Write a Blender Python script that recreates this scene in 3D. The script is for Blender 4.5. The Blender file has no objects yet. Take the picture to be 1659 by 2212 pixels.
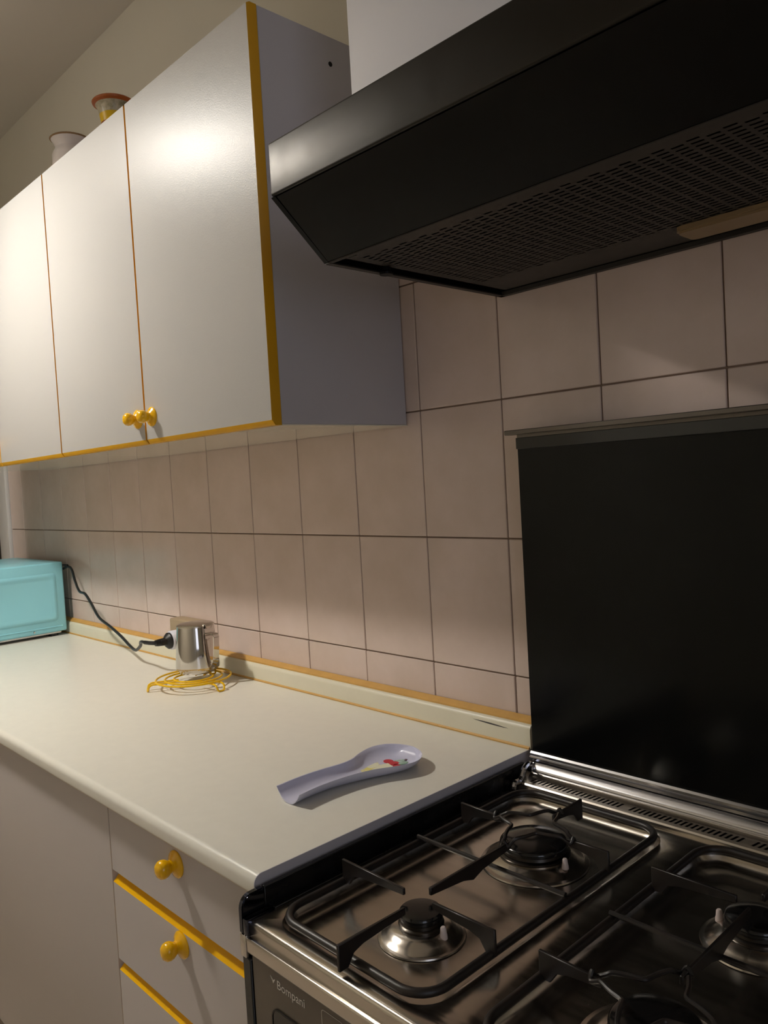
import bpy, bmesh, math, random
from mathutils import Vector, Matrix
random.seed(7)
scene = bpy.context.scene
col = scene.collection
Z0 = 0.87            # worktop height; all coordinates below are measured from the worktop's top

# ---------------------------------------------------------------- camera
def make_camera():
    yaw, pitch, roll = -0.8127, -0.0411, -0.0569
    f = Vector((math.sin(yaw)*math.cos(pitch), math.cos(yaw)*math.cos(pitch), math.sin(pitch)))
    r0 = Vector((math.cos(yaw), -math.sin(yaw), 0)); u0 = r0.cross(f)
    r = math.cos(roll)*r0 + math.sin(roll)*u0
    u = -math.sin(roll)*r0 + math.cos(roll)*u0
    cam = bpy.data.cameras.new('camera'); o = bpy.data.objects.new('camera', cam); col.objects.link(o)
    m = Matrix((r, u, -f)).transposed().to_4x4()
    m.translation = Vector((0.8868, -1.1429, 0.489 + Z0))
    o.matrix_world = m
    cam.sensor_fit = 'VERTICAL'; cam.sensor_height = 36.0; cam.sensor_width = 27.0
    cam.lens = 1719.84/2212*36.0; cam.clip_start = 0.02; cam.clip_end = 50
    scene.camera = o
make_camera()

# ---------------------------------------------------------------- world, light levels, exposure
w = bpy.data.worlds.new('world'); scene.world = w; w.use_nodes = True
w.node_tree.nodes['Background'].inputs[0].default_value = (0.02, 0.022, 0.03, 1)
w.node_tree.nodes['Background'].inputs[1].default_value = 1.0
LAMP_POS = (-1.32, -1.02, 1.48)      # open underside of the pendant lamp
LAMP_RADIANCE = 375.0
LAMP_COLOR = (1.0, 0.955, 0.885)
SHADE_FILL_RADIANCE = 5.0  # glow added to the lamp shade to lift the ceiling and upper wall
WINDOW_RADIANCE = 2.0
WINDOW_COLOR = (0.80, 0.85, 1.0)
vs = scene.view_settings
vs.view_transform = 'Standard'; vs.look = 'None'; vs.gamma = 1.0; vs.exposure = 0.0
vs.use_curve_mapping = False

# ---------------------------------------------------------------- materials
def lin(c):
    out = []
    for v in c:
        v /= 255.0
        out.append(v/12.92 if v <= 0.04045 else ((v+0.055)/1.055)**2.4)
    return tuple(out) + (1.0,)
MATS = {}
def mat(name, rgb, rough=0.5, metal=0.0, spec=0.5, noise=0.0, nscale=6.0, bump=0.0, bscale=300.0,
        rgb2=None, stretch=None, emis=None, coat=0.0, rnoise=0.0, objrand=0.0, trans=0.0):
    m = bpy.data.materials.new(name); m.use_nodes = True
    nt = m.node_tree; b = nt.nodes['Principled BSDF']
    c1 = lin(rgb)
    b.inputs['Base Color'].default_value = c1
    b.inputs['Roughness'].default_value = rough
    b.inputs['Metallic'].default_value = metal
    b.inputs['Specular IOR Level'].default_value = spec
    b.inputs['Coat Weight'].default_value = coat
    b.inputs['Coat Roughness'].default_value = 0.08
    if trans: b.inputs['Transmission Weight'].default_value = trans
    tc = nt.nodes.new('ShaderNodeTexCoord')
    vec = tc.outputs['Object']
    if stretch:
        mp = nt.nodes.new('ShaderNodeMapping'); mp.inputs['Scale'].default_value = stretch
        nt.links.new(vec, mp.inputs['Vector']); vec = mp.outputs['Vector']
    if noise or rgb2 or rnoise:
        n = nt.nodes.new('ShaderNodeTexNoise'); n.inputs['Scale'].default_value = nscale
        n.inputs['Detail'].default_value = 5; n.inputs['Roughness'].default_value = 0.6
        nvec = vec
        if objrand:
            oi = nt.nodes.new('ShaderNodeObjectInfo'); va = nt.nodes.new('ShaderNodeVectorMath'); va.operation = 'SCALE'
            va.inputs[0].default_value = (37, 19, 53); nt.links.new(oi.outputs['Random'], va.inputs['Scale'])
            vb = nt.nodes.new('ShaderNodeVectorMath'); vb.operation = 'ADD'
            nt.links.new(vec, vb.inputs[0]); nt.links.new(va.outputs[0], vb.inputs[1]); nvec = vb.outputs[0]
        nt.links.new(nvec, n.inputs['Vector'])
        if noise or rgb2:
            c2 = lin(rgb2) if rgb2 else tuple(min(1, v*(1-noise)) for v in c1[:3]) + (1,)
            mx = nt.nodes.new('ShaderNodeMix'); mx.data_type = 'RGBA'
            mr = nt.nodes.new('ShaderNodeMapRange'); mr.inputs['From Min'].default_value = 0.32; mr.inputs['From Max'].default_value = 0.68
            nt.links.new(n.outputs['Fac'], mr.inputs['Value'])
            nt.links.new(mr.outputs['Result'], mx.inputs['Factor'])
            mx.inputs[6].default_value = c1; mx.inputs[7].default_value = c2
            nt.links.new(mx.outputs[2], b.inputs['Base Color'])
        if rnoise:
            mr2 = nt.nodes.new('ShaderNodeMapRange'); mr2.inputs['From Min'].default_value = 0.3; mr2.inputs['From Max'].default_value = 0.7
            mr2.inputs['To Min'].default_value = max(0.02, rough-rnoise); mr2.inputs['To Max'].default_value = rough+rnoise
            nt.links.new(n.outputs['Fac'], mr2.inputs['Value']); nt.links.new(mr2.outputs['Result'], b.inputs['Roughness'])
    if bump:
        n2 = nt.nodes.new('ShaderNodeTexNoise'); n2.inputs['Scale'].default_value = bscale; n2.inputs['Detail'].default_value = 2
        nt.links.new(vec, n2.inputs['Vector'])
        bp = nt.nodes.new('ShaderNodeBump'); bp.inputs['Strength'].default_value = bump; bp.inputs['Distance'].default_value = 0.001
        nt.links.new(n2.outputs['Fac'], bp.inputs['Height']); nt.links.new(bp.outputs['Normal'], b.inputs['Normal'])
    if emis:
        b.inputs['Emission Color'].default_value = tuple(emis[0]) + (1,)
        b.inputs['Emission Strength'].default_value = emis[1]
    MATS[name] = m
    return m

mat('laminate', (202, 200, 197), 0.375, spec=0.42, bump=0.2, bscale=420)
mat('laminate_side', (196, 193, 199), 0.45, spec=0.4)
mat('laminate_under', (226, 222, 205), 0.07, spec=0.6)
mat('base_front', (194, 187, 184), 0.5, spec=0.35, bump=0.05, bscale=500)
mat('yellow_edge', (214, 158, 8), 0.38)
mat('yellow_gloss', (244, 186, 2), 0.2, coat=0.3)
mat('yellow_wire', (238, 190, 12), 0.3)
mat('worktop', (229, 226, 215), 0.33, spec=0.45, noise=0.03, nscale=40, bump=0.03, bscale=700)
mat('worktop_end', (200, 196, 203), 0.55)
mat('upstand', (221, 215, 193), 0.4, noise=0.05, nscale=12)
mat('ochre', (206, 160, 84), 0.45, noise=0.12, nscale=30)
mat('tile', (216, 196, 187), 0.2, spec=0.5, rgb2=(204, 184, 172), nscale=7, objrand=1, bump=0.02, bscale=25)
mat('grout', (146, 124, 108), 0.9, noise=0.2, nscale=40)
mat('plaster', (222, 215, 198), 0.95, spec=0.1, noise=0.03, nscale=3, bump=0.1, bscale=120)
mat('ceiling', (216, 208, 196), 0.95, spec=0.1, noise=0.02, nscale=3)
mat('white_paint', (222, 220, 224), 0.6, spec=0.3)
mat('steel', (200, 193, 184), 0.22, metal=1, rnoise=0.05, nscale=5, stretch=(2, 14, 14))
mat('steel_band', (52, 50, 47), 0.40, metal=1, rnoise=0.05, nscale=14)
mat('steel_polished', (205, 200, 194), 0.07, metal=1, rnoise=0.03, nscale=15)
mat('aluminium', (205, 204, 206), 0.24, metal=1, stretch=(1, 60, 60), rnoise=0.05, nscale=6)
mat('black_enamel', (13, 13, 14), 0.3, spec=0.5, rnoise=0.1, nscale=20)
mat('black_cap', (20, 19, 19), 0.16, spec=0.5)
mat('cast_black', (17, 16, 16), 0.42, spec=0.5, rgb2=(34, 26, 22), nscale=35)
mat('hood_black', (7, 7, 6), 0.4, spec=0.12)
mat('hood_grille', (48, 44, 40), 0.5, spec=0.4)
mat('lid_black', (9, 10, 10), 0.2, spec=0.16)
mat('lid_band', (44, 44, 40), 0.45, spec=0.4)
mat('lid_strip', (104, 98, 92), 0.35, metal=0.7)
mat('lamp_cover', (140, 116, 84), 0.35, spec=0.5)
mat('panel_brown', (82, 72, 60), 0.22, spec=0.6, noise=0.2, nscale=12)
mat('panel_window', (10, 8, 7), 0.1, spec=0.6)
mat('print_white', (196, 190, 180), 0.5)
mat('burner_metal', (78, 74, 70), 0.3, metal=1)
mat('chrome', (200, 200, 205), 0.08, metal=1)
mat('dark_chrome', (70, 72, 82), 0.1, metal=1)
mat('ceramic', (215, 200, 196), 0.35)
mat('mint', (148, 212, 226), 0.32, spec=0.4, bump=0.05, bscale=500)
mat('black_plastic', (16, 16, 17), 0.4)
mat('white_plastic', (228, 228, 238), 0.35)
mat('socket_beige', (160, 140, 112), 0.5)
mat('melamine', (212, 212, 234), 0.16, spec=0.5)
mat('print_lemon', (240, 226, 90), 0.3, rgb2=(238, 232, 190), nscale=55)
mat('print_pale', (240, 238, 208), 0.3)
mat('print_red', (206, 26, 40), 0.3)
mat('print_green', (96, 150, 110), 0.3, rgb2=(205, 222, 214), nscale=60)
mat('print_brown', (84, 40, 38), 0.3)
mat('jar_white', (226, 218, 214), 0.3)
mat('jar_rim', (150, 120, 84), 0.45)
mat('jar_orange', (176, 92, 30), 0.35)
mat('jar_yellow', (232, 190, 30), 0.3)
mat('jar_pattern', (216, 206, 180), 0.3, rgb2=(150, 140, 110), nscale=60)
mat('frame_white', (200, 196, 192), 0.5)
mat('dark_wood', (28, 22, 18), 0.6)
mat('floor_tile', (186, 172, 156), 0.4, noise=0.15, nscale=5)
mat('scratch', (70, 66, 66), 0.7)
mat('hole_dark', (12, 12, 12), 0.8)
mat('shade_metal', (190, 185, 176), 0.4)
mat('shade_fill_glow', (240, 232, 215), 0.3, emis=(LAMP_COLOR, SHADE_FILL_RADIANCE))
mat('lamp_glow', (255, 240, 215), 0.5, emis=(LAMP_COLOR, LAMP_RADIANCE))
mat('dusk_glass', (40, 50, 80), 0.2, emis=(WINDOW_COLOR, WINDOW_RADIANCE))

# ---------------------------------------------------------------- mesh helpers (every coordinate: x, y, z above worktop)
class MB:
    def __init__(s): s.bm = bmesh.new(); s.smooth = False
    def box(s, x0, x1, y0, y1, z0, z1, bev=0.0, seg=2, mi=0):
        r = bmesh.ops.create_cube(s.bm, size=1.0)
        vv = r['verts']
        for v in vv:
            v.co = Vector(((x0+x1)/2 + v.co.x*(x1-x0), (y0+y1)/2 + v.co.y*(y1-y0), (z0+z1)/2 + v.co.z*(z1-z0)))
        fs = set(f for v in vv for f in v.link_faces)
        for f in fs: f.material_index = mi
        if bev > 0:
            es = set(e for v in vv for e in v.link_edges)
            bmesh.ops.bevel(s.bm, geom=list(es), offset=bev, segments=seg, profile=0.5, affect='EDGES')
        return s
    def prism(s, pts, axis, a, b, mi=0):
        """2-D outline swept along an axis: axis 'x' -> pts are (y,z); 'y' -> (x,z); 'z' -> (x,y)."""
        def mk(p, t):
            return {'x': (t, p[0], p[1]), 'y': (p[0], t, p[1]), 'z': (p[0], p[1], t)}[axis]
        va = [s.bm.verts.new(mk(p, a)) for p in pts]; vb = [s.bm.verts.new(mk(p, b)) for p in pts]
        n = len(pts); fs = []
        fs.append(s.bm.faces.new(va)); fs.append(s.bm.faces.new(vb[::-1]))
        for i in range(n):
            fs.append(s.bm.faces.new((va[i], vb[i], vb[(i+1) % n], va[(i+1) % n])))
        for f in fs: f.material_index = mi
        bmesh.ops.recalc_face_normals(s.bm, faces=fs)
        return s
    def lathe(s, prof, c, n=32, axis='z', mi=0):
        c = Vector(c); rings = []
        for r, h in prof:
            ring = []
            if r < 1e-6:
                p = {'z': Vector((0, 0, h)), 'y': Vector((0, h, 0)), 'x': Vector((h, 0, 0))}[axis]
                ring = [s.bm.verts.new(c+p)]
            else:
                for k in range(n):
                    a = 2*math.pi*k/n; ca, sa = r*math.cos(a), r*math.sin(a)
                    p = {'z': Vector((ca, sa, h)), 'y': Vector((ca, h, sa)), 'x': Vector((h, ca, sa))}[axis]
                    ring.append(s.bm.verts.new(c+p))
            rings.append(ring)
        fs = []
        for A, B in zip(rings, rings[1:]):
            if len(A) == 1 and len(B) == 1: continue
            for k in range(n):
                k2 = (k+1) % n
                if len(A) == 1: fs.append(s.bm.faces.new((A[0], B[k], B[k2])))
                elif len(B) == 1: fs.append(s.bm.faces.new((A[k], B[0], A[k2])))
                else: fs.append(s.bm.faces.new((A[k], B[k], B[k2], A[k2])))
        for f in fs: f.material_index = mi; f.smooth = True
        bmesh.ops.recalc_face_normals(s.bm, faces=fs)
        return s
    def tube(s, pts, r, n=8, closed=False, rs=None):
        P = [Vector(p) for p in pts]; m = len(P); rings = []
        up = None
        for i in range(m):
            if closed: t = (P[(i+1) % m]-P[i-1])
            else: t = P[min(i+1, m-1)]-P[max(i-1, 0)]
            t.normalize()
            if up is None:
                up = Vector((0, 0, 1)) if abs(t.z) < 0.9 else Vector((1, 0, 0))
            u = t.cross(up); u.normalize(); v = u.cross(t); v.normalize(); up = v
            rr = rs[i] if rs else r
            rings.append([s.bm.verts.new(P[i]+u*rr*math.cos(2*math.pi*k/n)+v*rr*math.sin(2*math.pi*k/n)) for k in range(n)])
        fs = []
        pairs = list(zip(rings, rings[1:]))
        if closed: pairs.append((rings[-1], rings[0]))
        for A, B in pairs:
            for k in range(n):
                fs.append(s.bm.faces.new((A[k], A[(k+1) % n], B[(k+1) % n], B[k])))
        if not closed:
            fs.append(s.bm.faces.new(rings[0])); fs.append(s.bm.faces.new(rings[-1]))
        bmesh.ops.recalc_face_normals(s.bm, faces=fs)
        for f in fs: f.smooth = True
        return s
    def loft(s, loops, close_first=False, close_last=False, mi=0, smooth=True, closed=True):
        L = [[s.bm.verts.new(p) for p in lp] for lp in loops]; fs = []
        for A, B in zip(L, L[1:]):
            n = len(A)
            for k in range(n if closed else n-1):
                fs.append(s.bm.faces.new((A[k], A[(k+1) % n], B[(k+1) % n], B[k])))
        for f in fs: f.smooth = smooth
        if close_first: fs.append(s.bm.faces.new(L[0]))
        if close_last: fs.append(s.bm.faces.new(L[-1]))
        for f in fs: f.material_index = mi
        bmesh.ops.recalc_face_normals(s.bm, faces=fs)
        return s

def rrect(x0, x1, y0, y1, r, n=6):
    out = []
    for cx, cy, a0 in ((x1-r, y1-r, 0), (x0+r, y1-r, 90), (x0+r, y0+r, 180), (x1-r, y0+r, 270)):
        for k in range(n+1):
            a = math.radians(a0+90*k/n); out.append((cx+r*math.cos(a), cy+r*math.sin(a)))
    return out
def spline(pts, k=8, closed=False):
    P = [Vector(p) for p in pts]; n = len(P); out = []
    rng = range(n) if closed else range(n-1)
    for i in rng:
        if closed: a, b, c, d = P[i-1], P[i], P[(i+1) % n], P[(i+2) % n]
        else: a, b, c, d = P[max(i-1, 0)], P[i], P[i+1], P[min(i+2, n-1)]
        for j in range(k):
            t = j/k
            out.append(0.5*((2*b)+(c-a)*t+(2*a-5*b+4*c-d)*t*t+(3*b-a-3*c+d)*t**3))
    if not closed: out.append(P[-1])
    return out

ROOT = {}
def thing(name, label, cat, base, group=None):
    o = bpy.data.objects.new(name, None); col.objects.link(o)
    o.location = (base[0], base[1], base[2]+Z0); o.empty_display_size = 0.05
    o['label'] = label; o['category'] = cat
    if group: o['group'] = group
    ROOT[o.name] = Vector(base)
    return o
def obj(name, mb, mats, parent=None, base=None, smooth_angle=None):
    me = bpy.data.meshes.new(name)
    bm = mb.bm
    if parent is not None: off = ROOT[parent.name]
    else:
        if base is None:
            xs = [v.co for v in bm.verts]
            base = (sum(c.x for c in xs)/len(xs), sum(c.y for c in xs)/len(xs), min(c.z for c in xs))
        off = Vector(base)
    for v in bm.verts: v.co -= off
    bm.normal_update(); bm.to_mesh(me); bm.free()
    me.set_sharp_from_angle(angle=math.radians(38))
    if isinstance(mats, str): mats = [mats]
    for m in mats: me.materials.append(MATS[m])
    o = bpy.data.objects.new(name, me); col.objects.link(o)
    if parent is not None: o.parent = parent
    else: o.location = (off.x, off.y, off.z+Z0)
    ROOT[o.name] = off
    return o
def single(name, mb, mats, label, cat, group=None, base=None):
    o = obj(name, mb, mats, None, base); o['label'] = label; o['category'] = cat
    if group: o['group'] = group
    return o
def struct(name, mb, mats, base=None):
    o = obj(name, mb, mats, None, base); o['kind'] = 'structure'; return o

# ---------------------------------------------------------------- the room
FLOOR = -Z0; CEIL = 1.897; XL, XR, YF = -4.3, 2.5, -2.3
DX0, DX1, DTOP = -3.55, -2.69, 1.25      # doorway in the back wall
struct('floor', MB().box(XL-.1, XR+.1, YF-.1, .5, FLOOR-.1, FLOOR), 'floor_tile')
struct('ceiling', MB().box(XL-.1, XR+.1, YF-.1, .14, CEIL, CEIL+.1), 'ceiling')
wb = MB(); wb.box(DX1, XR, .008, .14, FLOOR, CEIL); wb.box(XL, DX0, .008, .14, FLOOR, CEIL); wb.box(DX0, DX1, .008, .14, DTOP, CEIL)
wall_back = struct('wall_back', wb, 'plaster', base=(0, .008, FLOOR))
struct('wall_left', MB().box(XL-.1, XL, YF, .14, FLOOR, CEIL), 'plaster')
struct('wall_right', MB().box(XR, XR+.1, YF, .14, FLOOR, CEIL), 'plaster')
struct('wall_front', MB().box(XL, XR, YF-.1, YF, FLOOR, CEIL), 'plaster')
# dusk window on the right-hand wall, behind the photographer
win = MB(); WY0, WY1, WZ0, WZ1 = -2.15, -1.25, .15, 1.45
for a in ((WY0-.06, WY0, WZ0-.06, WZ1+.06), (WY1, WY1+.06, WZ0-.06, WZ1+.06), (WY0, WY1, WZ0-.06, WZ0), (WY0, WY1, WZ1, WZ1+.06), ((WY0+WY1)/2-.025, (WY0+WY1)/2+.025, WZ0, WZ1)):
    win.box(XR-.05, XR-.001, *a)
win1 = struct('window_1', win, 'frame_white')
g = MB(); g.box(XR-.03, XR-.015, WY0, (WY0+WY1)/2-.025, WZ0, WZ1); obj('pane', g, 'dusk_glass', win1)
g = MB(); g.box(XR-.03, XR-.015, (WY0+WY1)/2+.025, WY1, WZ0, WZ1); obj('pane', g, 'dusk_glass', win1)
# door in its white casing at the far left
dr = struct('door_1', MB().box(DX0+.02, DX1-.02, .07, .11, FLOOR, DTOP-.01), 'dark_wood')
kb = MB(); kb.lathe([(0, 0), (.02, 0), (.011, -.01), (.011, -.04), (.026, -.05), (.024, -.07), (0, -.075)], (DX1-.09, .07, .12), 16, 'y'); obj('door_knob', kb, 'chrome', dr)
tr = MB(); tr.box(-2.672, -2.563, -.014, .0075, FLOOR, DTOP+.09, .004); tr.box(-2.69, -2.672, -.006, .0075, FLOOR, DTOP+.09)
struct('trim_1', tr, 'frame_white')
tr = MB(); tr.box(DX0-.1, DX0-.002, -.014, .0075, FLOOR, DTOP+.09, .004); struct('trim_2', tr, 'frame_white')

# wall tiles (25 x 20 cm), each one a piece of the back wall
TW, TH, TA = .2013, .25, .3696
gr = MB(); gr.box(-2.56, .8052, .004, .0085, -.13, 1.1196); obj('grout', gr, 'grout', wall_back)
def tile_mesh(w_, h_):
    b = MB(); b.box(-w_/2+.0013, w_/2-.0013, 0, .0075, -h_/2+.0013, h_/2-.0013, .0016, 2)
    me = bpy.data.meshes.new('tile'); b.bm.to_mesh(me); b.bm.free(); me.materials.append(MATS['tile']); return me
tm = tile_mesh(TW, TH); tm_end = tile_mesh(2.56-12*TW, TH)
off = ROOT[wall_back.name]
for row in range(-1, 4):
    zc_ = TA + (row-.5)*TH
    for i in range(-4, 13):
        if row == 3 and i > 1: continue
        if row < 3 and i == 12: me, xc_ = tm_end, -12*TW-(2.56-12*TW)/2
        else: me, xc_ = tm, -(i+.5)*TW
        t = bpy.data.objects.new('tile', me); col.objects.link(t); t.parent = wall_back
        j = random.uniform(-.0004, .0004)
        t.location = (xc_-off.x, j-off.y, zc_-off.z)
        t.rotation_euler = (random.uniform(-.0025, .0025), 0, random.uniform(-.003, .003))

# boxed-in duct above the hood
struct('wall_duct', MB().box(.0146, .72, -.335, .007, .946, CEIL-.001, .002), 'white_paint')

# ---------------------------------------------------------------- pendant lamp over the room (just outside the picture)
lx, ly, lz = LAMP_POS
lamp = thing('pendant_lamp', 'round pendant lamp with added fill glow on its shade, hanging from the ceiling in the middle of the kitchen', 'lamp', (lx, ly, lz-.02))
obj('shade', MB().lathe([(.17, -.02), (.165, .03), (.13, .085), (.06, .125), (.025, .135), (.025, .128), (.057, .118), (.126, .078), (.16, .028), (.165, -.018), (.17, -.02)], LAMP_POS, 40), 'shade_fill_glow', lamp)
obj('diffuser', MB().lathe([(0, 0), (.075, 0), (.075, .006), (0, .006)], LAMP_POS, 40), 'lamp_glow', lamp)
obj('cord', MB().tube([(lx, ly, lz+.13), (lx, ly, CEIL-.02)], .004), 'black_plastic', lamp)
obj('ceiling_cap', MB().lathe([(0, -.03), (.03, -.03), (.05, -.002), (0, -.002)], (lx, ly, CEIL), 24), 'shade_metal', lamp)

# ---------------------------------------------------------------- wall cabinets
XS, ZB, ZT, DC, WD = -.2367, .5929, 1.307, .3093, .4587
def knob_mesh(c, s=1.0):
    x, y, z = c
    b = MB(); b.lathe([(0, 0), (.0205*s, 0), (.0207*s, -.002), (.0188*s, -.0042), (.0135*s, -.0062), (.0098*s, -.0090), (.0092*s, -.0118), (.0110*s, -.0148),
                       (.0132*s, -.0185), (.0140*s, -.0232), (.0130*s, -.0280), (.0095*s, -.0318), (.0045*s, -.0336), (0, -.0340)], (x, y, z), 28, 'y')
    return b
def door_mesh(x0, x1, y0, y1, z0, z1):
    """Panel with a white face and thick yellow edge banding, slightly chamfered."""
    b = MB(); c = .0015
    out = [(x0+c, y0, z0+.009, x1-c, z1-.003), (x0, y0+.006, z0, x1, z1), (x0, y1, z0, x1, z1)]
    loops = [[(a[0], a[1], a[2]), (a[3], a[1], a[2]), (a[3], a[1], a[4]), (a[0], a[1], a[4])] for a in out]
    b.loft(loops, smooth=False, mi=1)
    f = b.bm.faces.new([b.bm.verts.new(p) for p in loops[0]]); f.material_index = 0
    f2 = b.bm.faces.new([b.bm.verts.new(p) for p in loops[2]]); f2.material_index = 0
    bmesh.ops.remove_doubles(b.bm, verts=b.bm.verts, dist=1e-5)
    bmesh.ops.recalc_face_normals(b.bm, faces=b.bm.faces)
    return b
for n, lab in ((0, 'white wall cabinet beside the hood, two yellow-edged doors with paired yellow knobs'),
               (1, 'white wall cabinet farthest from the hood, above the microwave')):
    xr = XS - n*2*WD; xl = xr - 2*WD
    cab = thing('wall_cabinet', lab, 'cabinet', (xr-WD, -DC/2, ZB), 'white wall cabinets with yellow edges')
    b = MB(); b.box(xl+.0008, xr-.0008, -DC, -.002, ZB+.0022, ZT, .0008, 1); obj('body', b, 'laminate_side', cab)
    b = MB(); b.box(xl+.0008, xr-.0008, -DC, -.002, ZB, ZB+.002); obj('bottom_panel', b, 'laminate_under', cab)
    for k in range(2):
        x1 = xr-k*WD-(.0004 if k == 0 and n == 0 else .0019); x0 = xr-(k+1)*WD+.0019
        d = obj('door', door_mesh(x0, x1, -DC-.021, -DC-.0012, ZB, ZT), ['laminate', 'yellow_edge'], cab)
        kx = x0+.030 if k == 0 else x1-.030
        if n == 0 or k == 1: obj('knob', knob_mesh((kx, -DC-.021, .648)), 'yellow_gloss', d)
    if n == 0:
        for (hy, hz, r_, m_) in ((-.15, 1.257, .0045, 'hole_dark'), (-.154, .647, .005, 'laminate_side')):
            b = MB(); b.lathe([(0, 0), (r_, 0), (r_, .0008), (r_*.8, .0012), (0, .0012)], (xr-.0008, hy, hz), 16, 'x'); obj('screw_cap', b, m_, cab)

# jars standing on the cabinets
def jar(name, c, prof, mats_split, label):
    x, y = c; j = thing(name, label, 'jar', (x, y, ZT))
    for part, pr, m_ in mats_split: obj(part, MB().lathe(pr, (x, y, ZT), 32), m_, j)
jar('pottery_jar', (-1.29, -.19), None, [
    ('body', [(0, .001), (.048, .001), (.05, .02), (.05, .118), (.046, .128), (.042, .133), (.040, .139), (.044, .150), (.051, .160), (.049, .1605), (.04, .148), (.036, .138), (.044, .12), (.044, .012), (0, .01)], 'jar_white'),
    ('rim', [(.0515, .1595), (.0545, .1622), (.0515, .1648), (.048, .1625), (.0515, .1595)], 'jar_rim')],
    'plain white pottery jar with flared brown rim on top of the wall cabinet')
jar('pottery_jar', (-1.018, -.19), None, [
    ('body', [(0, .001), (.034, .001), (.036, .03), (.036, .09), (.034, .108), (.03, .108), (0, .1)], 'jar_orange'),
    ('yellow_band', [(.034, .108), (.0355, .118), (.037, .128), (.034, .128), (.03, .11), (.034, .108)], 'jar_yellow'),
    ('neck', [(.037, .128), (.040, .142), (.0455, .152), (.043, .152), (.036, .13), (.037, .128)], 'jar_pattern'),
    ('rim', [(.0455, .152), (.052, .1555), (.0535, .159), (.051, .162), (.046, .1605), (.043, .152), (.0455, .152)], 'jar_orange')],
    'orange and yellow patterned pottery jar with wide orange rim on the wall cabinet')

# ---------------------------------------------------------------- base units, worktop and upstand
XC, D = .0428, .6052
FY = -.585
def chamfer_front(x0, x1, z0, z1, drop):
    """Drawer front: white face, yellow sloping finger-pull edge along the top."""
    b = MB()
    y0, y1 = FY, FY+.021
    prof = [(y0, z0), (y0, z1-drop), (y1, z1), (y1, z0)]
    A = [b.bm.verts.new((x0, *p)) for p in prof]; B = [b.bm.verts.new((x1, *p)) for p in prof]
    for i, mi in ((0, 0), (1, 1), (2, 0), (3, 1)):
        f = b.bm.faces.new((A[i], B[i], B[(i+1) % 4], A[(i+1) % 4])); f.material_index = mi
    for v in (A, B): f = b.bm.faces.new(v); f.material_index = 1
    bmesh.ops.recalc_face_normals(b.bm, faces=b.bm.faces)
    return b
du = thing('drawer_unit', 'white base unit with drawers, yellow knobs and yellow finger-pull edges beside the cooker', 'drawer unit', (-.195, -.3, FLOOR))
obj('body', MB().box(-.4285, XC-.004, -.562, -.02, FLOOR+.1, -.031, .001, 1), 'base_front', du)
obj('plinth', MB().box(-.4285, XC-.004, -.52, -.05, FLOOR+.001, FLOOR+.1), 'base_front', du)
for z0, z1, drop, kz in ((-.1505, -.0335, .001, -.068), (-.3065, -.1515, .0205, -.192), (-.4665, -.3080, .0185, -.352), (-.75, -.468, .0185, -.52)):
    d = obj('drawer', chamfer_front(-.4275, XC-.006, z0, z1, drop), ['base_front', 'yellow_gloss'], du)
    obj('knob', knob_mesh((-.197, FY, kz)), 'yellow_gloss', d)
for x1, x0, nd, lab in ((-.4285, -1.13, 1, 'white base unit with one plain door next to the drawers, under the worktop'),
                        (-1.131, -2.545, 2, 'white base unit with plain doors under the microwave end of the worktop')):
    bu = thing('base_unit', lab, 'cabinet', ((x0+x1)/2, -.3, FLOOR), 'white base units with plain doors')
    obj('body', MB().box(x0+.001, x1-.001, -.562, -.02, FLOOR+.1, -.031, .001, 1), 'base_front', bu)
    obj('plinth', MB().box(x0+.001, x1-.001, -.52, -.05, FLOOR+.001, FLOOR+.1), 'base_front', bu)
    for k in range(nd):
        a, b_ = x1-(k+1)*(x1-x0)/nd+.001, x1-k*(x1-x0)/nd-.001
        d = obj('door', door_mesh(a, b_, FY, FY+.021, -.75, -.0335), ['base_front', 'base_front'], bu)
        obj('knob', knob_mesh((a+.03 if k == 0 else b_-.03, FY, -.085)), 'yellow_gloss', d)

wt = thing('worktop', 'long cream white laminate worktop with rounded front edge', 'worktop', (-1.25, -.3, -.03))
T = .030
def nose_profile():
    pr = [(-.003, 0), (-D+.012, 0)]
    for k in range(1, 9):
        a = math.pi/2*k/8; pr.append((-D+.012-.012*math.sin(a), -.012+.012*math.cos(a)))
    pr += [(-D, -T+.008)]
    for k in range(1, 5):
        a = math.pi/2*k/4; pr.append((-D+.006-.006*math.cos(a), -T+.008-.006*math.sin(a)))
    pr += [(-.003, -T+.002)]
    return pr
b = MB(); b.prism(nose_profile(), 'x', -2.556, XC-.0012)
for f in b.bm.faces: f.smooth = len(f.verts) == 4
obj('slab', b, 'worktop', wt)
b = MB(); b.prism(nose_profile(), 'x', XC-.001, XC); obj('end_banding', b, 'worktop_end', wt)['label'] = 'grey edge banding at the cooker end'
obj('edge_seal', MB().box(-2.556, XC-.004, -D+.007, -.57, -T-.0015, -T+.0015), 'ochre', wt)

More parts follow.
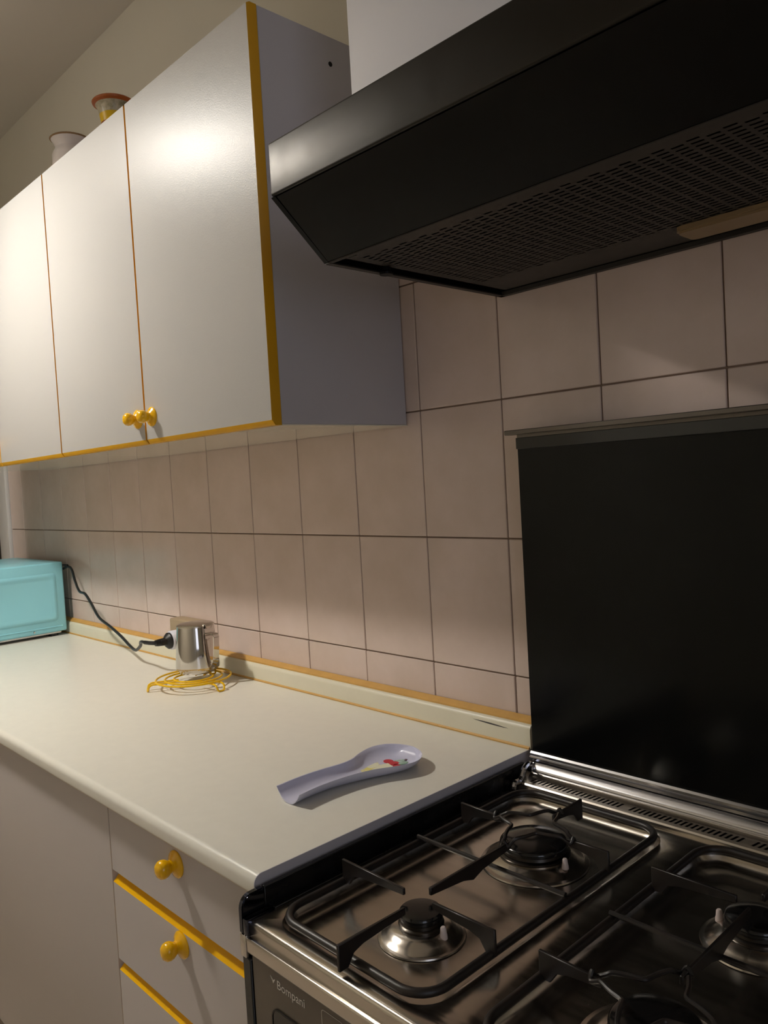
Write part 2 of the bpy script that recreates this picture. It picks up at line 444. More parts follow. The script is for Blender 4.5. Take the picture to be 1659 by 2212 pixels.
up = thing('upstand', 'low cream upstand with ochre sealing strips along the back of the worktop', 'upstand', (-1.25, -.012, 0))
b = MB(); b.prism([(-.0235, .0005), (-.0235, .034), (-.0205, .040), (-.016, .0425), (-.0012, .0425), (-.0012, .0005)], 'x', -2.555, XC+.002); obj('body', b, 'upstand', up)
b = MB(); b.prism([(-.016, .0426), (-.0158, .046), (-.003, .0525), (-.0015, .0525), (-.0015, .0426)], 'x', -2.555, XC+.002); obj('top_strip', b, 'ochre', up)
b = MB(); b.prism([(-.0236, .0003), (-.0262, .0003), (-.0262, .0026), (-.0236, .0048)], 'x', -2.555, XC); obj('bottom_strip', b, 'ochre', up)
b = MB(); n_ = 10; pts = [(-.085+.082*k/n_, .0315-.003*k/n_) for k in range(n_+1)]
b.prism([(x, z+.0014*math.sin(math.pi*k/n_)+.0002) for k, (x, z) in enumerate(pts)] + [(x, z-.0011*math.sin(math.pi*k/n_)) for k, (x, z) in reversed(list(enumerate(pts)))][1:-1], 'y', -.0238, -.0234)
obj('scratch', b, 'scratch', up)

# ---------------------------------------------------------------- cooker
HZ = -.040
KX0, KX1 = .048, .700
ck = thing('cooker', 'freestanding stainless steel gas cooker with raised black lid and black pan grates', 'cooker', ((KX0+KX1)/2, -.33, FLOOR))
obj('body', MB().box(KX0, KX1, -.615, -.04, FLOOR+.06, -.062, .002, 1), 'black_enamel', ck)
for fx, fy in ((.08, -.58), (.66, -.58), (.08, -.08), (.66, -.08)):
    obj('foot', MB().lathe([(0, .001), (.02, .001), (.02, .02), (.012, .025), (.012, .062), (0, .062)], (fx, fy, FLOOR), 12), 'black_plastic', ck)
# hob top with two pressed pans
PANS = ((.078, .342), (.388, .668))
PY0, PY1 = -.610, -.100
b = MB(); bm = b.bm
def eloop(pts, z):
    v = [bm.verts.new((x, y, z)) for x, y in pts]
    return v, [bm.edges.new((v[i], v[(i+1) % len(v)])) for i in range(len(v))]
HX0, HX1, HY0, HY1 = .064, .690, -.624, -.0865
_, eo = eloop(rrect(HX0, HX1, HY0, HY1, .004, 2), HZ)
edges = list(eo)
for x0, x1 in PANS: edges += eloop(rrect(x0, x1, PY0, PY1, .040, 8), HZ)[1]
bmesh.ops.triangle_fill(bm, use_beauty=True, use_dissolve=False, edges=edges)
for x0, x1 in PANS:
    loops = []
    for ins, dz in ((0, 0), (.0018, -.0012), (.004, -.0045), (.006, -.0085), (.010, -.0120), (.018, -.0140), (.030, -.0145)):
        loops.append([(x, y, HZ+dz) for x, y in rrect(x0+ins, x1-ins, PY0+ins, PY1-ins, max(.012, .040-ins), 8)])
    b.loft(loops, close_last=True)
# rolled front lip and skirt
lip = []
for ins, dz in ((0, 0), (-.0025, -.0008), (-.0045, -.003), (-.005, -.006), (-.005, -.020)):
    lip.append([(x, y, HZ+dz) for x, y in rrect(HX0+ins, HX1-ins, HY0+ins, HY1-ins, .004-ins*.6, 2)])
b.loft(lip)
bmesh.ops.remove_doubles(bm, verts=bm.verts, dist=1e-5); bmesh.ops.recalc_face_normals(bm, faces=bm.faces)
for f in bm.faces:
    if f.normal.z < -.5: f.normal_flip()
hob = obj('hob_top', b, 'steel', ck)
# front rail and control panel
b = MB(); b.box(KX0+.012, KX1-.012, -.6335, -.60, -.079, -.0595, .003, 3); obj('front_rail', b, 'steel', ck)
pnl = obj('control_panel', MB().box(KX0+.018, KX1-.018, -.6300, -.612, -.205, -.0795, .0015, 1), 'panel_brown', ck)
b = MB(); b.prism(rrect(.106, .200, -.190, -.128, .012, 6), 'y', -.6312, -.6295); obj('display_window', b, 'panel_window', pnl)
b = MB(); outer = rrect(.104, .202, -.192, -.126, .014, 6); inner = rrect(.106, .200, -.190, -.128, .012, 6)
b.loft([[(x, -.6303, z) for x, z in outer], [(x, -.6318, z) for x, z in outer], [(x, -.6318, z) for x, z in inner], [(x, -.6303, z) for x, z in inner]], smooth=False)
obj('window_surround', b, 'steel_band', pnl)
def text_mesh(body, size, x, z, y):
    cu = bpy.data.curves.new('lettering', 'FONT'); cu.body = body; cu.size = size; cu.extrude = .0001; cu.space_character = 1.02
    o = bpy.data.objects.new('lettering_tmp', cu); col.objects.link(o)
    bpy.context.view_layer.update()
    me = bpy.data.meshes.new_from_object(o)
    bpy.data.objects.remove(o)
    mb = MB(); mb.bm.from_mesh(me); bpy.data.meshes.remove(me)
    for v in mb.bm.verts: v.co = Vector((x+v.co.x, y-v.co.z, z+v.co.y))
    return mb
obj('lettering', text_mesh('Bompani', .0150, .1165, -.1005, -.6303), 'print_white', pnl)
b = MB()   # small winged mark in front of the lettering
b.prism([(.1040, -.0895), (.1082, -.0925), (.1093, -.0950), (.1105, -.0925), (.1135, -.0915), (.1115, -.0948), (.1095, -.0975), (.1080, -.0945)], 'y', -.6304, -.6299); obj('emblem', b, 'print_white', pnl)
# burner pictogram in an outlined box
b = MB(); o_ = rrect(.200, .238, -.126, -.0865, .0045, 5); i_ = rrect(.2006, .2374, -.1254, -.0871, .004, 5)
b.loft([[(x, -.6304, z) for x, z in o_], [(x, -.6304, z) for x, z in i_]], smooth=False)
for a_, c_ in (((.2165, -.0995), (.2215, -.0945)), ((.2190, -.1065), (.2190, -.0990)), ((.2150, -.1075), (.2230, -.1075)), ((.2150, -.1075), (.2190, -.1030))):
    b.tube([(a_[0], -.6304, a_[1]), (c_[0], -.6304, c_[1])], .00035, 4)
obj('pictogram', b, 'print_white', pnl)
# front corner columns and side guard
for sx, x0, x1 in ((0, KX0, KX0+.017), (1, KX1-.017, KX1)):
    obj('corner_column', MB().box(x0, x1, -.632, -.612, FLOOR+.08, -.0865, .0015, 1), 'black_enamel', ck)
    obj('corner_trim', MB().box(x0-.0005, x1-.004, -.6345, -.612, -.0865, -.0575, .0025, 2), 'steel_polished', ck)
    # rounded chrome end cap of the side guard
    prof = [(-.600, -.0575), (-.600, -.0115)]
    for k in range(0, 9):
        a = math.radians(90*k/8); prof.append((-.619-.0145*math.sin(a), -.028+.0165*math.cos(a)-.0005))
    prof.append((-.6335, -.0575))
    b = MB(); b.prism(prof, 'x', x0-.0005 if sx == 0 else x1-.008, x0+.008 if sx == 0 else x1+.0005); 
    bmesh.ops.bevel(b.bm, geom=list(b.bm.edges), offset=.0012, segments=2, affect='EDGES')
    cap = obj('guard_end_cap', b, 'dark_chrome', ck)
    b = MB(); fx0, fx1 = (x0+.008, x0+.018) if sx == 0 else (x1-.018, x1-.008)
    b.box(fx0-.001, fx1, -.6335, -.592, -.058, HZ+.003, .002, 2); obj('cap_foot', b, 'dark_chrome', ck)
    gx0, gx1 = (x0, x0+.007) if sx == 0 else (x1-.007, x1)
    b = MB(); b.box(gx0, gx1, -.5985, -.055, -.062, -.0115, .001, 1)
    b.box(gx0 if sx == 0 else gx0-.009, gx1+.009 if sx == 0 else gx1, -.590, -.087, -.062, HZ+.0015, .0008, 1)
    obj('side_guard', b, 'black_enamel', ck)
# oven door below
ov = obj('oven_door', MB().box(KX0+.018, KX1-.018, -.635, -.612, -.70, -.212, .004, 2), 'panel_brown', ck)
b = MB(); b.tube([(KX0+.07, -.638, -.25), (KX0+.07, -.672, -.25)], .006); b.tube([(KX1-.07, -.638, -.25), (KX1-.07, -.672, -.25)], .006); b.tube([(KX0+.05, -.675, -.25), (KX1-.05, -.675, -.25)], .009, 12); obj('handle', b, 'chrome', ov)
# vent strip with slots at the back of the hob
VZ = -.0325
b = MB(); bm = b.bm
def quad(m, pts, mi=0):
    f = m.faces.new([m.verts.new(p) for p in pts]); f.material_index = mi; return f
vx = .0835; slot_x = []
while vx < .66:
    for k in range(21):
        slot_x.append(vx + k*.0081)
    vx += 21*.0081+.0125
slot_x = [x for x in slot_x if x < .675]
ya, yb, y0_, y1_ = -.0795, -.0665, -.0865, -.0405
def vz(y): return VZ + (y+.0865)*.12
def strip(x0, x1, a, c): quad(bm, [(x0, a, vz(a)), (x1, a, vz(a)), (x1, c, vz(c)), (x0, c, vz(c))])
prev = HX0
sk = .0022   # slots lean slightly
for x in slot_x:
    h_ = .0019
    quad(bm, [(prev+0, ya, vz(ya)), (x-h_-sk, ya, vz(ya)), (x-h_+sk, yb, vz(yb)), (prev+0 if prev == HX0 else prev+2*sk, yb, vz(yb))])
    prev = x+h_-sk
quad(bm, [(prev, ya, vz(ya)), (HX1, ya, vz(ya)), (HX1, yb, vz(yb)), (prev+2*sk, yb, vz(yb))])
strip(HX0, HX1, y0_, ya); strip(HX0, HX1, yb, y1_)
quad(bm, [(HX0, y0_, VZ), (HX1, y0_, VZ), (HX1, y0_-.0022, VZ-.0022), (HX0, y0_-.0022, VZ-.0022)])
quad(bm, [(HX0, y0_-.0022, VZ-.0022), (HX1, y0_-.0022, VZ-.0022), (HX1, y0_-.0022, HZ-.002), (HX0, y0_-.0022, HZ-.002)])
bmesh.ops.remove_doubles(bm, verts=bm.verts, dist=1e-5); bmesh.ops.recalc_face_normals(bm, faces=bm.faces)
for f in bm.faces:
    if f.normal.z < -.1: f.normal_flip()
vent = obj('vent_strip', b, 'steel', ck)
obj('vent_well', MB().box(HX0, HX1, -.0845, -.05, -.061, -.052), 'hole_dark', ck)
# lid, its trims and its hinge
LY = -.040
lid = obj('lid', MB().box(.0605, .683, LY, LY+.006, .004, .546, .0008, 1), 'lid_black', ck)
obj('lid_band', MB().box(.0608, .6828, LY-.0045, LY-.0002, .527, .546, .0008, 1), 'lid_band', lid)
b = MB(); b.box(.0425, .699, LY-.012, LY+.010, .5515, .5595, .0012, 1); b.box(.0615, .682, LY-.001, LY+.005, .545, .552); obj('lid_top_strip', b, 'lid_strip', lid)
b = MB(); b.prism([(-.0505, -.0060), (-.0505, -.0015), (-.0470, .0005), (-.0470, .0045), (-.0440, .0075), (-.0405, .0075), (-.0405, -.0060)], 'x', .0605, .6865); obj('hinge_trim', b, 'aluminium', ck)
pr = [(-.0405, -.0285), (-.0545, -.0285), (-.0545, -.0255), (-.0585, -.0250), (-.0592, -.0232), (-.0580, -.0215), (-.0600, -.0205), (-.0598, -.0190), (-.0568, -.0155), (-.0535, -.0122), (-.0500, -.0092), (-.0470, -.0078), (-.0405, -.0078)]
b = MB(); b.prism(pr, 'x', .0715, .680)
for f in b.bm.faces: f.smooth = len(f.verts) == 4
obj('hinge_bar', b, 'aluminium', ck)
b = MB(); b.box(HX0, HX1, -.0402, -.034, -.06, .004); obj('back_riser', b, 'black_enamel', ck)
for x in (.0675, .6865):
    b = MB(); b.tube(spline([(x, -.052, -.013), (x, -.064, -.009), (x, -.075, -.014), (x, -.082, -.025), (x, -.091, -.0300), (x, -.102, -.0300), (x, -.106, -.039)], 5), .0048, 8)
    b.lathe([(0, -.005), (.0095, -.005), (.0095, .005), (0, .005)], (x, -.0515, -.0175), 18, 'x')
    obj('hinge_bracket', b, 'chrome', ck)

# burners
def burner(x, y, rc, rs, ang, name='burner'):
    zf = HZ-.0145
    skirt = MB(); skirt.lathe([(rs, zf+.0006), (rs*.985, zf+.0022), (rs*.93, zf+.0028), (rs*.90, zf+.0034), (rs*.80, zf+.0080), (rs*.70, zf+.0120), (rs*.64, zf+.0134), (rc*1.06, zf+.0148), (rc*1.0, zf+.0148), (rc*1.0, zf+.004)], (x, y, 0), 56)
    s_ = obj('burner_skirt', skirt, 'steel', ck)
    obj('burner_ring', MB().lathe([(rc*.93, zf+.0135), (rc*1.03, zf+.0150), (rc*1.04, zf+.0172), (rc*.98, zf+.0186), (rc*.95, zf+.0190), (rc*.93, zf+.0225), (0, zf+.0225)], (x, y, 0), 40), 'burner_metal', s_)
    obj('burner_cap', MB().lathe([(rc*.92, zf+.0228), (rc*.99, zf+.0240), (rc, zf+.0272), (rc*.975, zf+.0305), (rc*.92, zf+.0322), (rc*.5, zf+.0336), (0, zf+.0340)], (x, y, 0), 40), 'black_cap', s_)
    ix, iy = x+(rc+.009)*math.cos(ang), y+(rc+.009)*math.sin(ang)
    obj('igniter', MB().lathe([(0, zf+.010), (.0048, zf+.010), (.0046, zf+.0145), (.0040, zf+.0160), (.0034, zf+.0225), (.0022, zf+.0240), (0, zf+.0240)], (ix, iy, 0), 14), 'ceramic', s_)
    return s_
B_FL, B_BL, B_FR, B_BR = (.2265, -.495), (.2205, -.261), (.523, -.492), (.523, -.261)
burner(*B_FL, .0265, .053, math.radians(0))
burner(*B_BL, .0475, .075, math.radians(-8))
burner(*B_FR, .043, .075, math.radians(10))
burner(*B_BR, .034, .061, math.radians(178))

# pan grates (lift-off): rod frame, middle bar and upright blades
def blade(x0, y0, x1, y1, ztop=-.005, out_h=.030, in_h=.0095, t=.0042, foot=True, both=False):
    """Upright blade; (x0,y0) is the end over the frame, (x1,y1) the end near the burner."""
    d = Vector((x1-x0, y1-y0, 0)); L = d.length; d.normalize(); n = Vector((-d.y, d.x, 0))*t/2
    if both: prof = [(0, ztop), (L, ztop), (L, ztop-in_h), (L*.62, ztop-.0155), (L*.5, ztop-.0215), (L*.38, ztop-.0155), (0, ztop-in_h)]
    else: prof = [(0, ztop), (L, ztop-.001), (L, ztop-in_h), (.036, ztop-.0135), (.022, ztop-.0175), (.013, ztop-out_h), (0, ztop-out_h)]
    b = MB(); o0 = Vector((x0, y0, 0))
    A = [b.bm.verts.new(o0+d*s+n+Vector((0, 0, z))) for s, z in prof]; B = [b.bm.verts.new(o0+d*s-n+Vector((0, 0, z))) for s, z in prof]
    b.bm.faces.new(A); b.bm.faces.new(B[::-1])
    for i in range(len(prof)): b.bm.faces.new((A[i], B[i], B[(i+1) % len(prof)], A[(i+1) % len(prof)]))
    bmesh.ops.recalc_face_normals(b.bm, faces=b.bm.faces)
    bmesh.ops.bevel(b.bm, geom=list(b.bm.edges), offset=.0008, segments=1, affect='EDGES')
    return b
def grate(x0, x1, front, back, label):
    g_ = thing('pan_grate', label, 'pan grate', ((x0+x1)/2, -.355, HZ+.001), 'black pan grates on the hob')
    fz = HZ+.0060
    pts = [(x, y, fz) for x, y in rrect(x0, x1, -.603, -.107, .036, 8)]
    obj('frame', MB().tube(pts, .0052, 10, True), 'cast_black', g_)
    ym = -.352
    obj('cross_bar', MB().tube([(x0-.003, ym, fz+.007), (x1, ym, fz+.007)], .0032, 8), 'cast_black', g_)
    fx, fy = front; bx_, by_ = back
    for args in (dict(x0=x0-.001, y0=fy, x1=fx-.026, y1=fy), dict(x0=x1+.007, y0=fy, x1=fx+.021, y1=fy), dict(x0=fx+.004, y0=-.627, x1=fx+.004, y1=fy-.030),
                 dict(x0=x0+.002, y0=by_, x1=bx_-.055, y1=by_), dict(x0=x1+.006, y0=by_, x1=bx_+.055, y1=by_), dict(x0=bx_, y0=-.140, x1=bx_, y1=by_+.048)):
        if x0 > .3 and args['y0'] == by_: args['x1'] = bx_-.021 if args['x1'] < bx_ else bx_+.021
        if x0 > .3 and args['y0'] == -.140: args['y1'] = by_+.02
        if x0 > .3 and args['y0'] == fy: args['x1'] = fx-.055 if args['x1'] < fx else fx+.055
        if x0 > .3 and args['y0'] == -.627: args['y1'] = fy-.055
        obj('blade', blade(**args), 'cast_black', g_)
    if x0 < .3: sb = blade(fx-.002, fy+.019, bx_+.003, by_-.056, both=True)
    else: sb = blade(fx, fy+.052, bx_, by_-.017, both=True)
    obj('blade', sb, 'cast_black', g_)
    return g_
grate(.087, .333, B_FL, B_BL, 'black pan grate over the two burners nearest the worktop')
grate(.396, .660, B_FR, B_BR, 'black pan grate farther from the worktop, partly out of frame')

# wire pot stands hooked onto the grates
def wire_stand(c, label, rh=.060):
    x, y = c; pts = []
    for q in range(4):
        a0 = 90*q
        for r, da, z in ((rh+.004, -4.5, -.0100), (rh+.0055, 0, -.0035), (rh+.004, 4.5, -.0100), (rh-.006, 7.5, -.0050), (rh-.010, 11, -.0028), (.0395, 23, -.0026), (.0315, 36, -.0026),
                         (.0295, 45, -.0026), (.0315, 54, -.0026), (.0395, 67, -.0026), (rh-.010, 79, -.0028), (rh-.006, 82.5, -.0050)):
            a = math.radians(a0+da); pts.append((x+r*math.cos(a), y+r*math.sin(a), z+.0008))
    return single('wire_pot_stand', MB().tube(spline(pts, 4, True), .0025, 8, True), 'cast_black', label, 'pot stand', 'black wire pot stands', base=(x, y, -.01))
wire_stand(B_BL, 'black star-shaped wire pot stand over the large back burner near the worktop')
wire_stand(B_FR, 'black star-shaped wire pot stand on the front of the farther grate')

# ---------------------------------------------------------------- extractor hood
XH0, XH1 = .0146, .72
H1Z, H2Z, H3Z, HD1, HD2 = .7975, .8734, .944, .4051, .4927
hd = thing('extractor_hood', 'black extractor hood with slanted front and steel band, mounted over the cooker', 'extractor hood', ((XH0+XH1)/2, -.25, H1Z))
b = MB(); pr = [(-.002, H1Z+.008), (-.002, H3Z-.001), (-HD2+.006, H3Z-.001), (-HD2+.006, H2Z+.002), (-HD1+.002, H1Z+.008)]
b.prism(pr, 'x', XH0+.003, XH1-.003); obj('body', b, 'hood_black', hd)
b = MB(); b.box(XH0, XH1, -HD2, -HD2+.009, H2Z, H3Z, .0035, 3); obj('steel_band', b, 'steel_band', hd)
b = MB(); b.prism([(-HD2+.003, H2Z-.0015), (-HD2+.008, H2Z-.0015), (-HD1+.003, H1Z+.001), (-HD1-.002, H1Z+.001)], 'x', XH0+.010, XH1-.010); obj('front_panel', b, 'hood_black', hd)
for x0, x1 in ((XH0, XH0+.0085), (XH1-.0085, XH1)):
    b = MB(); b.prism([(-HD2+.001, H2Z-.001), (-HD2+.012, H2Z+.004), (-.003, H2Z+.004), (-.003, H1Z), (-HD1, H1Z)], 'x', x0, x1); obj('side_panel', b, 'hood_black', hd)
b = MB(); b.box(XH0, XH0+.010, -HD1, -.003, H1Z-.001, H1Z+.001); b.box(XH1-.010, XH1, -HD1, -.003, H1Z-.001, H1Z+.001)
b.box(XH0, XH1, -.0135, -.003, H1Z-.001, H1Z+.006); b.box(XH0+.009, XH1-.009, -HD1, -HD1+.006, H1Z-.0005, H1Z+.004)
obj('bottom_rim', b, 'hood_grille', hd)
# perforated filter plate with real openings
GZ = H1Z+.0050
b = MB(); bm = b.bm
fx0, fx1, fy0, fy1 = XH0+.024, XH1-.024, -.394, -.022
px, py, hl, hw = .0182, .0104, .0066, .0019
sy0 = -.372; ncol = 36; sx0 = .052
nrow = 26
gx_end = sx0+ncol*px
def fq(x0, x1, y0, y1):
    if x1-x0 > 1e-6 and y1-y0 > 1e-6: quad(bm, [(x0, y0, GZ), (x0, y1, GZ), (x1, y1, GZ), (x1, y0, GZ)])
fq(fx0, sx0, fy0, fy1); fq(gx_end, fx1, fy0, fy1)
for c_ in range(ncol):
    cx0 = sx0+c_*px; stg = (c_ % 2)*py/2
    xa, xb = cx0+px/2-hl, cx0+px/2+hl
    fq(cx0, xa, fy0, fy1); fq(xb, cx0+px, fy0, fy1)
    yprev = fy0
    n_here = nrow if True else 0
    for r_ in range(n_here):
        yc = sy0+stg+(r_+.5)*py
        if yc > -.105: break
        fq(xa, xb, yprev, yc-hw); yprev = yc+hw
        if c_ > 1:   # pressed louvres: shallow backing just above the plate
            quad(bm, [(xa, yc-hw, GZ), (xb, yc-hw, GZ), (xb, yc+hw, GZ+.0026), (xa, yc+hw, GZ+.0026)])
    fq(xa, xb, yprev, fy1)
bmesh.ops.remove_doubles(bm, verts=bm.verts, dist=1e-6)
obj('filter_plate', b, 'hood_grille', hd)['kind'] = 'stuff'
b = MB(); b.box(.045, .06, -.388, -.384, GZ-.0006, GZ+.0004); obj('filter_slit', b, 'hole_dark', hd)
obj('latch', MB().lathe([(0, -.006), (.010, -.006), (.0105, -.003), (.007, 0), (.007, .006), (0, .006)], (XH0+.0185, -.302, H1Z+.0005), 20), 'hood_black', hd)
b = MB(); b.prism(rrect(.384, .640, -.105, -.050, .012, 5), 'z', H1Z-.004, GZ)
bmesh.ops.bevel(b.bm, geom=[e for e in b.bm.edges if abs(e.verts[0].co.z-e.verts[1].co.z) < 1e-6 and e.verts[0].co.z < H1Z], offset=.003, segments=2, affect='EDGES')
obj('light_cover', b, 'lamp_cover', hd)

# ---------------------------------------------------------------- microwave with its flex and plug
MX1, MX0, MY1, MY0, MZ0, MZ1 = -1.962, -2.410, -.035, -.375, .016, .262
mw = thing('microwave', 'mint green microwave oven at the far end of the worktop', 'microwave', ((MX0+MX1)/2, (MY0+MY1)/2, 0))
obj('casing', MB().box(MX0, MX1, MY0, MY1, MZ0, MZ1, .006, 3), 'mint', mw)
b = MB(); lo = []
for ins, dx in ((0, -.0002), (.006, .0035), (.014, .0035), (.020, .0008)):
    lo.append([(MX1+dx, y, z) for y, z in rrect(-.345+ins, -.062-ins, .055+ins, .225-ins, .014, 4)])
b.loft(lo, close_last=True, smooth=False); obj('side_embossing', b, 'mint', mw)
b = MB(); b.tube([(MX1, -.34, .0345), (MX1, -.052, .0345)], .0022, 6); obj('side_rib', b, 'mint', mw)
obj('screw', MB().lathe([(0, .0005), (.004, .0005), (.003, .003), (0, .0035)], (MX1, -.150, .026), 12, 'x'), 'chrome', mw)
for fx, fy in ((-1.99, -.075), (-1.99, -.33), (-2.38, -.075), (-2.38, -.33)):
    obj('foot', MB().lathe([(0, .0004), (.016, .0004), (.018, .016), (0, .016)], (fx, fy, 0), 14), 'black_plastic', mw)
obj('bottom_flange', MB().box(MX0+.01, MX1-.004, MY0+.02, MY1-.02, .010, .0165, .001, 1), 'aluminium', mw)
obj('front_door', MB().box(MX0+.002, MX1-.12, MY0-.022, MY0-.001, MZ0+.004, MZ1-.004, .004, 2), 'black_plastic', mw)
obj('control_strip', MB().box(MX1-.118, MX1-.002, MY0-.022, MY0-.001, MZ0+.004, MZ1-.004, .004, 2), 'mint', mw)
b = MB(); b.box(-1.985, -1.935, MY1+.001, MY1+.010, .246, .252, .002, 1); obj('rear_spacer', b, 'black_plastic', mw)
PX, PY, PZ = -1.100, -.104, .082      # plug
cord_pts = [(-1.97, -.031, .235), (-1.935, -.026, .244), (-1.895, -.030, .233), (-1.845, -.042, .198), (-1.79, -.052, .168), (-1.735, -.056, .163), (-1.675, -.062, .135),
            (-1.60, -.072, .098), (-1.50, -.08, .078), (-1.41, -.09, .060), (-1.335, -.10, .042), (-1.27, -.114, .039), (-1.205, -.130, .062), (-1.178, -.142, .077), (-1.152, -.150, .083), (-1.134, -.1515, .0835)]
flex = obj('power_cord', MB().tube(spline(cord_pts, 6), .0044, 8), 'black_plastic', mw)

# wall socket, adapter and plug in line (pointing out from the wall)
sk_ = thing('socket_box', 'beige surface-mounted socket box on the tiles behind the steel jug', 'socket', (-1.06, -.022, .04))
obj('box', MB().box(-1.192, -1.035, -.044, -.001, .0535, .128, .005, 3), 'socket_beige', sk_)
obj('screw', MB().lathe([(0, -.0015), (.004, -.001), (.004, .0005), (0, .0005)], (-1.122, -.0445, .116), 10, 'y'), 'white_plastic', sk_)
ad = thing('plug_adapter', 'white round plug adapter sticking out of the socket box behind the jug', 'adapter', (PX, -.07, PZ-.03))
obj('barrel', MB().lathe([(0, -.0445), (.024, -.0445), (.026, -.048), (.026, -.092), (.024, -.095), (0, -.095)], (PX, 0, PZ), 28, 'y'), 'white_plastic', ad)
b = MB(); b.lathe([(0, -.0952), (.022, -.0952), (.0225, -.100), (.017, -.106), (.011, -.111), (.0095, -.130), (.008, -.138), (0, -.139)], (PX, 0, PZ), 20, 'y')
b.box(PX-.013, PX+.013, -.126, -.106, PZ-.008, PZ+.008, .003, 2)
b.tube(spline([(PX, -.134, PZ), (PX-.012, -.146, PZ+.001), (-1.134, -.1515, .0835)], 4), .0055, 8)
obj('plug', b, 'black_plastic', flex)

# ---------------------------------------------------------------- trivet and steel jug
TX, TY = -.893, -.146
tv = thing('wire_trivet', 'yellow coated wire trivet with looped feet under the steel jug', 'trivet', (TX, TY, 0))
TZ = .0215
for r_ in (.048, .070, .092):
    obj('ring', MB().tube([(TX+r_*math.cos(2*math.pi*k/48), TY+r_*math.sin(2*math.pi*k/48), TZ+.0) for k in range(48)], .0025, 8, True), 'yellow_wire', tv)
for ang in (245, 5, 125):
    a = math.radians(ang); ca, sa = math.cos(a), math.sin(a); hw_ = .011
    def tp(r, s, z): return (TX+ca*r-sa*s, TY+sa*r+ca*s, z)
    pts = [tp(.036, hw_, TZ-.004), tp(.088, hw_, TZ-.004), tp(.100, hw_, TZ-.004), tp(.108, hw_, TZ-.008), tp(.110, hw_*.9, .008), tp(.112, hw_*.6, .0026), tp(.112, -hw_*.6, .0026), tp(.110, -hw_*.9, .008), tp(.108, -hw_, TZ-.008),
           tp(.100, -hw_, TZ-.004), tp(.088, -hw_, TZ-.004), tp(.036, -hw_, TZ-.004)]
    obj('foot', MB().tube(spline(pts, 4), .0024, 8), 'yellow_wire', tv)
JX, JY, JZ = -.926, -.113, TZ+.0027
jg = thing('steel_jug', 'small polished stainless steel lidded jug standing on the yellow trivet', 'jug', (JX, JY, JZ))
obj('body', MB().lathe([(0, .0002), (.038, .0002), (.0445, .0015), (.0475, .005), (.0485, .008), (.0535, .010), (.0550, .013), (.0553, .018), (.0470, .118), (.0460, .121), (.0452, .118), (.0525, .02), (0, .012)], (JX, JY, JZ), 56), 'steel_polished', jg)
ld = obj('lid', MB().lathe([(0, .1265), (.030, .1262), (.044, .1245), (.0478, .1222), (.0480, .1202), (.0462, .1185), (0, .1185)], (JX, JY, JZ), 56), 'steel', jg)
# handle towards the right-hand back, hinge tab above it
ha = math.radians(8); hc, hs = math.cos(ha), math.sin(ha)
def jp(r, s, z): return (JX+hc*r-hs*s, JY+hs*r+hc*s, JZ+z)
def ribbon(path, wd, th):
    lo = []
    for i, (r, z) in enumerate(path):
        r0, z0 = path[max(i-1, 0)]; r1, z1 = path[min(i+1, len(path)-1)]
        tx, tz = r1-r0, z1-z0; l = math.hypot(tx, tz); nx, nz = -tz/l*th/2, tx/l*th/2
        lo.append([jp(r+nx, wd/2, z+nz), jp(r+nx, -wd/2, z+nz), jp(r-nx, -wd/2, z-nz), jp(r-nx, wd/2, z-nz)])
    return MB().loft(lo, True, True, smooth=False)
obj('handle', ribbon([(.0475, .104), (.060, .104), (.073, .1035), (.0775, .1015), (.079, .097), (.0775, .070), (.074, .043), (.070, .032), (.062, .022), (.0545, .0165), (.0535, .012)], .017, .0024), 'steel_polished', jg)
obj('handle_plate', ribbon([(.0472, .113), (.0480, .104), (.0495, .090)], .020, .0022), 'steel_polished', jg)
obj('hinge_tab', ribbon([(.040, .1262), (.0495, .1250), (.0530, .1215), (.0515, .1165)], .018, .0022), 'steel_polished', ld)

# ---------------------------------------------------------------- spoon rest
rim_l = [(-.440, -.134), (-.3914, -.1365), (-.350, -.1335), (-.3124, -.1275), (-.287, -.1295), (-.262, -.1395), (-.2327, -.1465), (-.212, -.1440), (-.197, -.1345), (-.187, -.1190), (-.1825, -.1040), (-.1810, -.0930)]
rim_r = [(-.440, -.0775), (-.4034, -.0812), (-.3617, -.0798), (-.3266, -.0743), (-.296, -.0646), (-.2646, -.0472), (-.2384, -.0372), (-.219, -.0385), (-.204, -.0470), (-.192, -.0610), (-.1845, -.0770), (-.1810, -.0910)]
def interp(tab, y):
    P = [Vector((a[1], a[0], 0)) for a in tab]
    for i in range(len(tab)-1):
        if tab[i][0] <= y <= tab[i+1][0]:
            a, b_, c_, d_ = P[max(i-1, 0)], P[i], P[i+1], P[min(i+2, len(P)-1)]
            t = (y-tab[i][0])/(tab[i+1][0]-tab[i][0])
            m0 = (c_.x-a.x)/max(1e-6, (c_.y-a.y))*(c_.y-b_.y); m1 = (d_.x-b_.x)/max(1e-6, (d_.y-b_.y))*(c_.y-b_.y)
            return (2*t**3-3*t*t+1)*b_.x+(t**3-2*t*t+t)*m0+(-2*t**3+3*t*t)*c_.x+(t**3-t*t)*m1
    return tab[-1][1]
ys = [-.440+(.440-.1810)*(1-(1-k/30)**1.5) for k in range(31)]
NS = 18
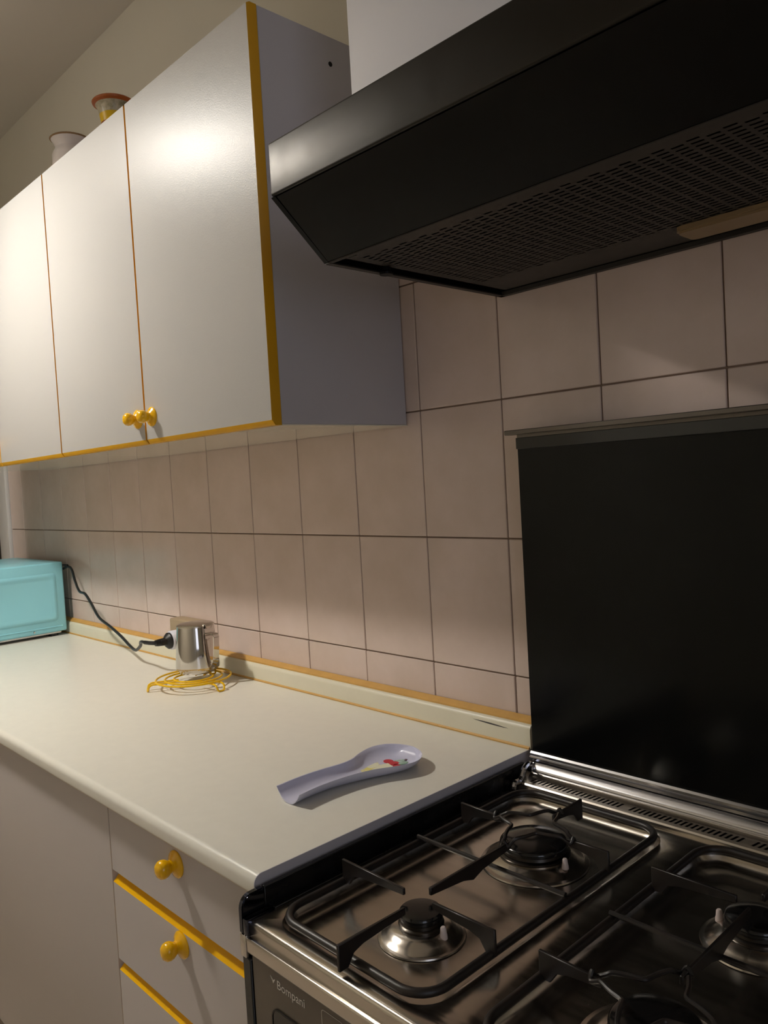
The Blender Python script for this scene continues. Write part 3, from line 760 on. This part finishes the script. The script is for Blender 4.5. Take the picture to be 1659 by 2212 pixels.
def section(y, outer):
    a, c_ = interp(rim_l, y), interp(rim_r, y); cx, hw_ = (a+c_)/2, max(.0005, (c_-a)/2)
    tip = min(1, max(0, (y+.215)/.034)); rimz = .0205; ex = 2.6+1.6*min(1, max(0, (y+.36)/.08))
    out = []
    for k in range(NS+1):
        u = -1+2*k/NS; u = math.copysign(abs(u)**.75, u)
        base = 0.0 if outer else .0038
        z = base+(rimz-base)*max(abs(u)**ex, tip**4.0)
        x = cx+u*hw_*(1 if not outer else 1.0)+(math.copysign(.0013, u)*(abs(u)**3) if outer else 0)
        out.append((x, y+(.0012*tip if outer else 0), z+(.0004 if outer else 0)))
    return out
sr = thing('spoon_rest', 'pale lilac melamine spoon rest with printed lemons and cherries on the worktop', 'spoon rest', (-.1, -.31, 0))
b = MB(); inn = [section(y, False) for y in ys]; outr = [section(y, True) for y in ys]
b.loft(inn, closed=False); b.loft(outr, closed=False)
def bridge(A, B):
    va = [b.bm.verts.new(p) for p in A]; vb_ = [b.bm.verts.new(p) for p in B]
    for i in range(len(A)-1): b.bm.faces.new((va[i], va[i+1], vb_[i+1], vb_[i]))
bridge([s[0] for s in inn], [s[0] for s in outr]); bridge([s[-1] for s in inn], [s[-1] for s in outr]); bridge(inn[0], outr[0]); bridge(inn[-1], outr[-1])
bmesh.ops.remove_doubles(b.bm, verts=b.bm.verts, dist=2e-5); bmesh.ops.recalc_face_normals(b.bm, faces=b.bm.faces)
obj('tray', b, 'melamine', sr)
def decal(name, pts, m_, dz=0):
    b_ = MB(); b_.prism(pts, 'z', .0035, .0046+dz); obj(name, b_, m_, sr)
def blob(cx, cy, rx, ry, rot=0, n=18): 
    return [(cx+rx*math.cos(2*math.pi*k/n)*math.cos(rot)-ry*math.sin(2*math.pi*k/n)*math.sin(rot), cy+rx*math.cos(2*math.pi*k/n)*math.sin(rot)+ry*math.sin(2*math.pi*k/n)*math.cos(rot)) for k in range(n)]
decal('printed_lemon', [(-.133, -.266), (-.131, -.242), (-.122, -.239), (-.100, -.250), (-.101, -.282), (-.118, -.278)], 'print_lemon')
decal('printed_lemon', [(-.120, -.283), (-.118, -.279), (-.101, -.2835), (-.099, -.290)], 'print_lemon', .0001)
decal('printed_lemon_slice', blob(-.112, -.257, .010, .0125, .3), 'print_pale', .0002)
decal('printed_lemon', [(-.104, -.247), (-.100, -.233), (-.081, -.239), (-.090, -.262), (-.099, -.275)], 'print_pale', .0001)
decal('printed_cherry', blob(-.106, -.226, .0095, .008), 'print_red', .0002)
decal('printed_cherry', blob(-.091, -.227, .009, .0085), 'print_red', .0003)
decal('printed_cherry', blob(-.080, -.232, .007, .006), 'print_red', .0003)
decal('printed_leaf', blob(-.092, -.214, .0065, .0125, -.5), 'print_green', .0001)
decal('printed_leaf', blob(-.079, -.217, .0055, .0095, -.2), 'print_green', .0004)
decal('printed_stalk', [(-.090, -.2005), (-.086, -.1995), (-.083, -.206), (-.087, -.207)], 'print_brown', .0003)
decal('printed_stalk', [(-.104, -.299), (-.100, -.298), (-.097, -.291), (-.100, -.291)], 'print_brown', .0003)
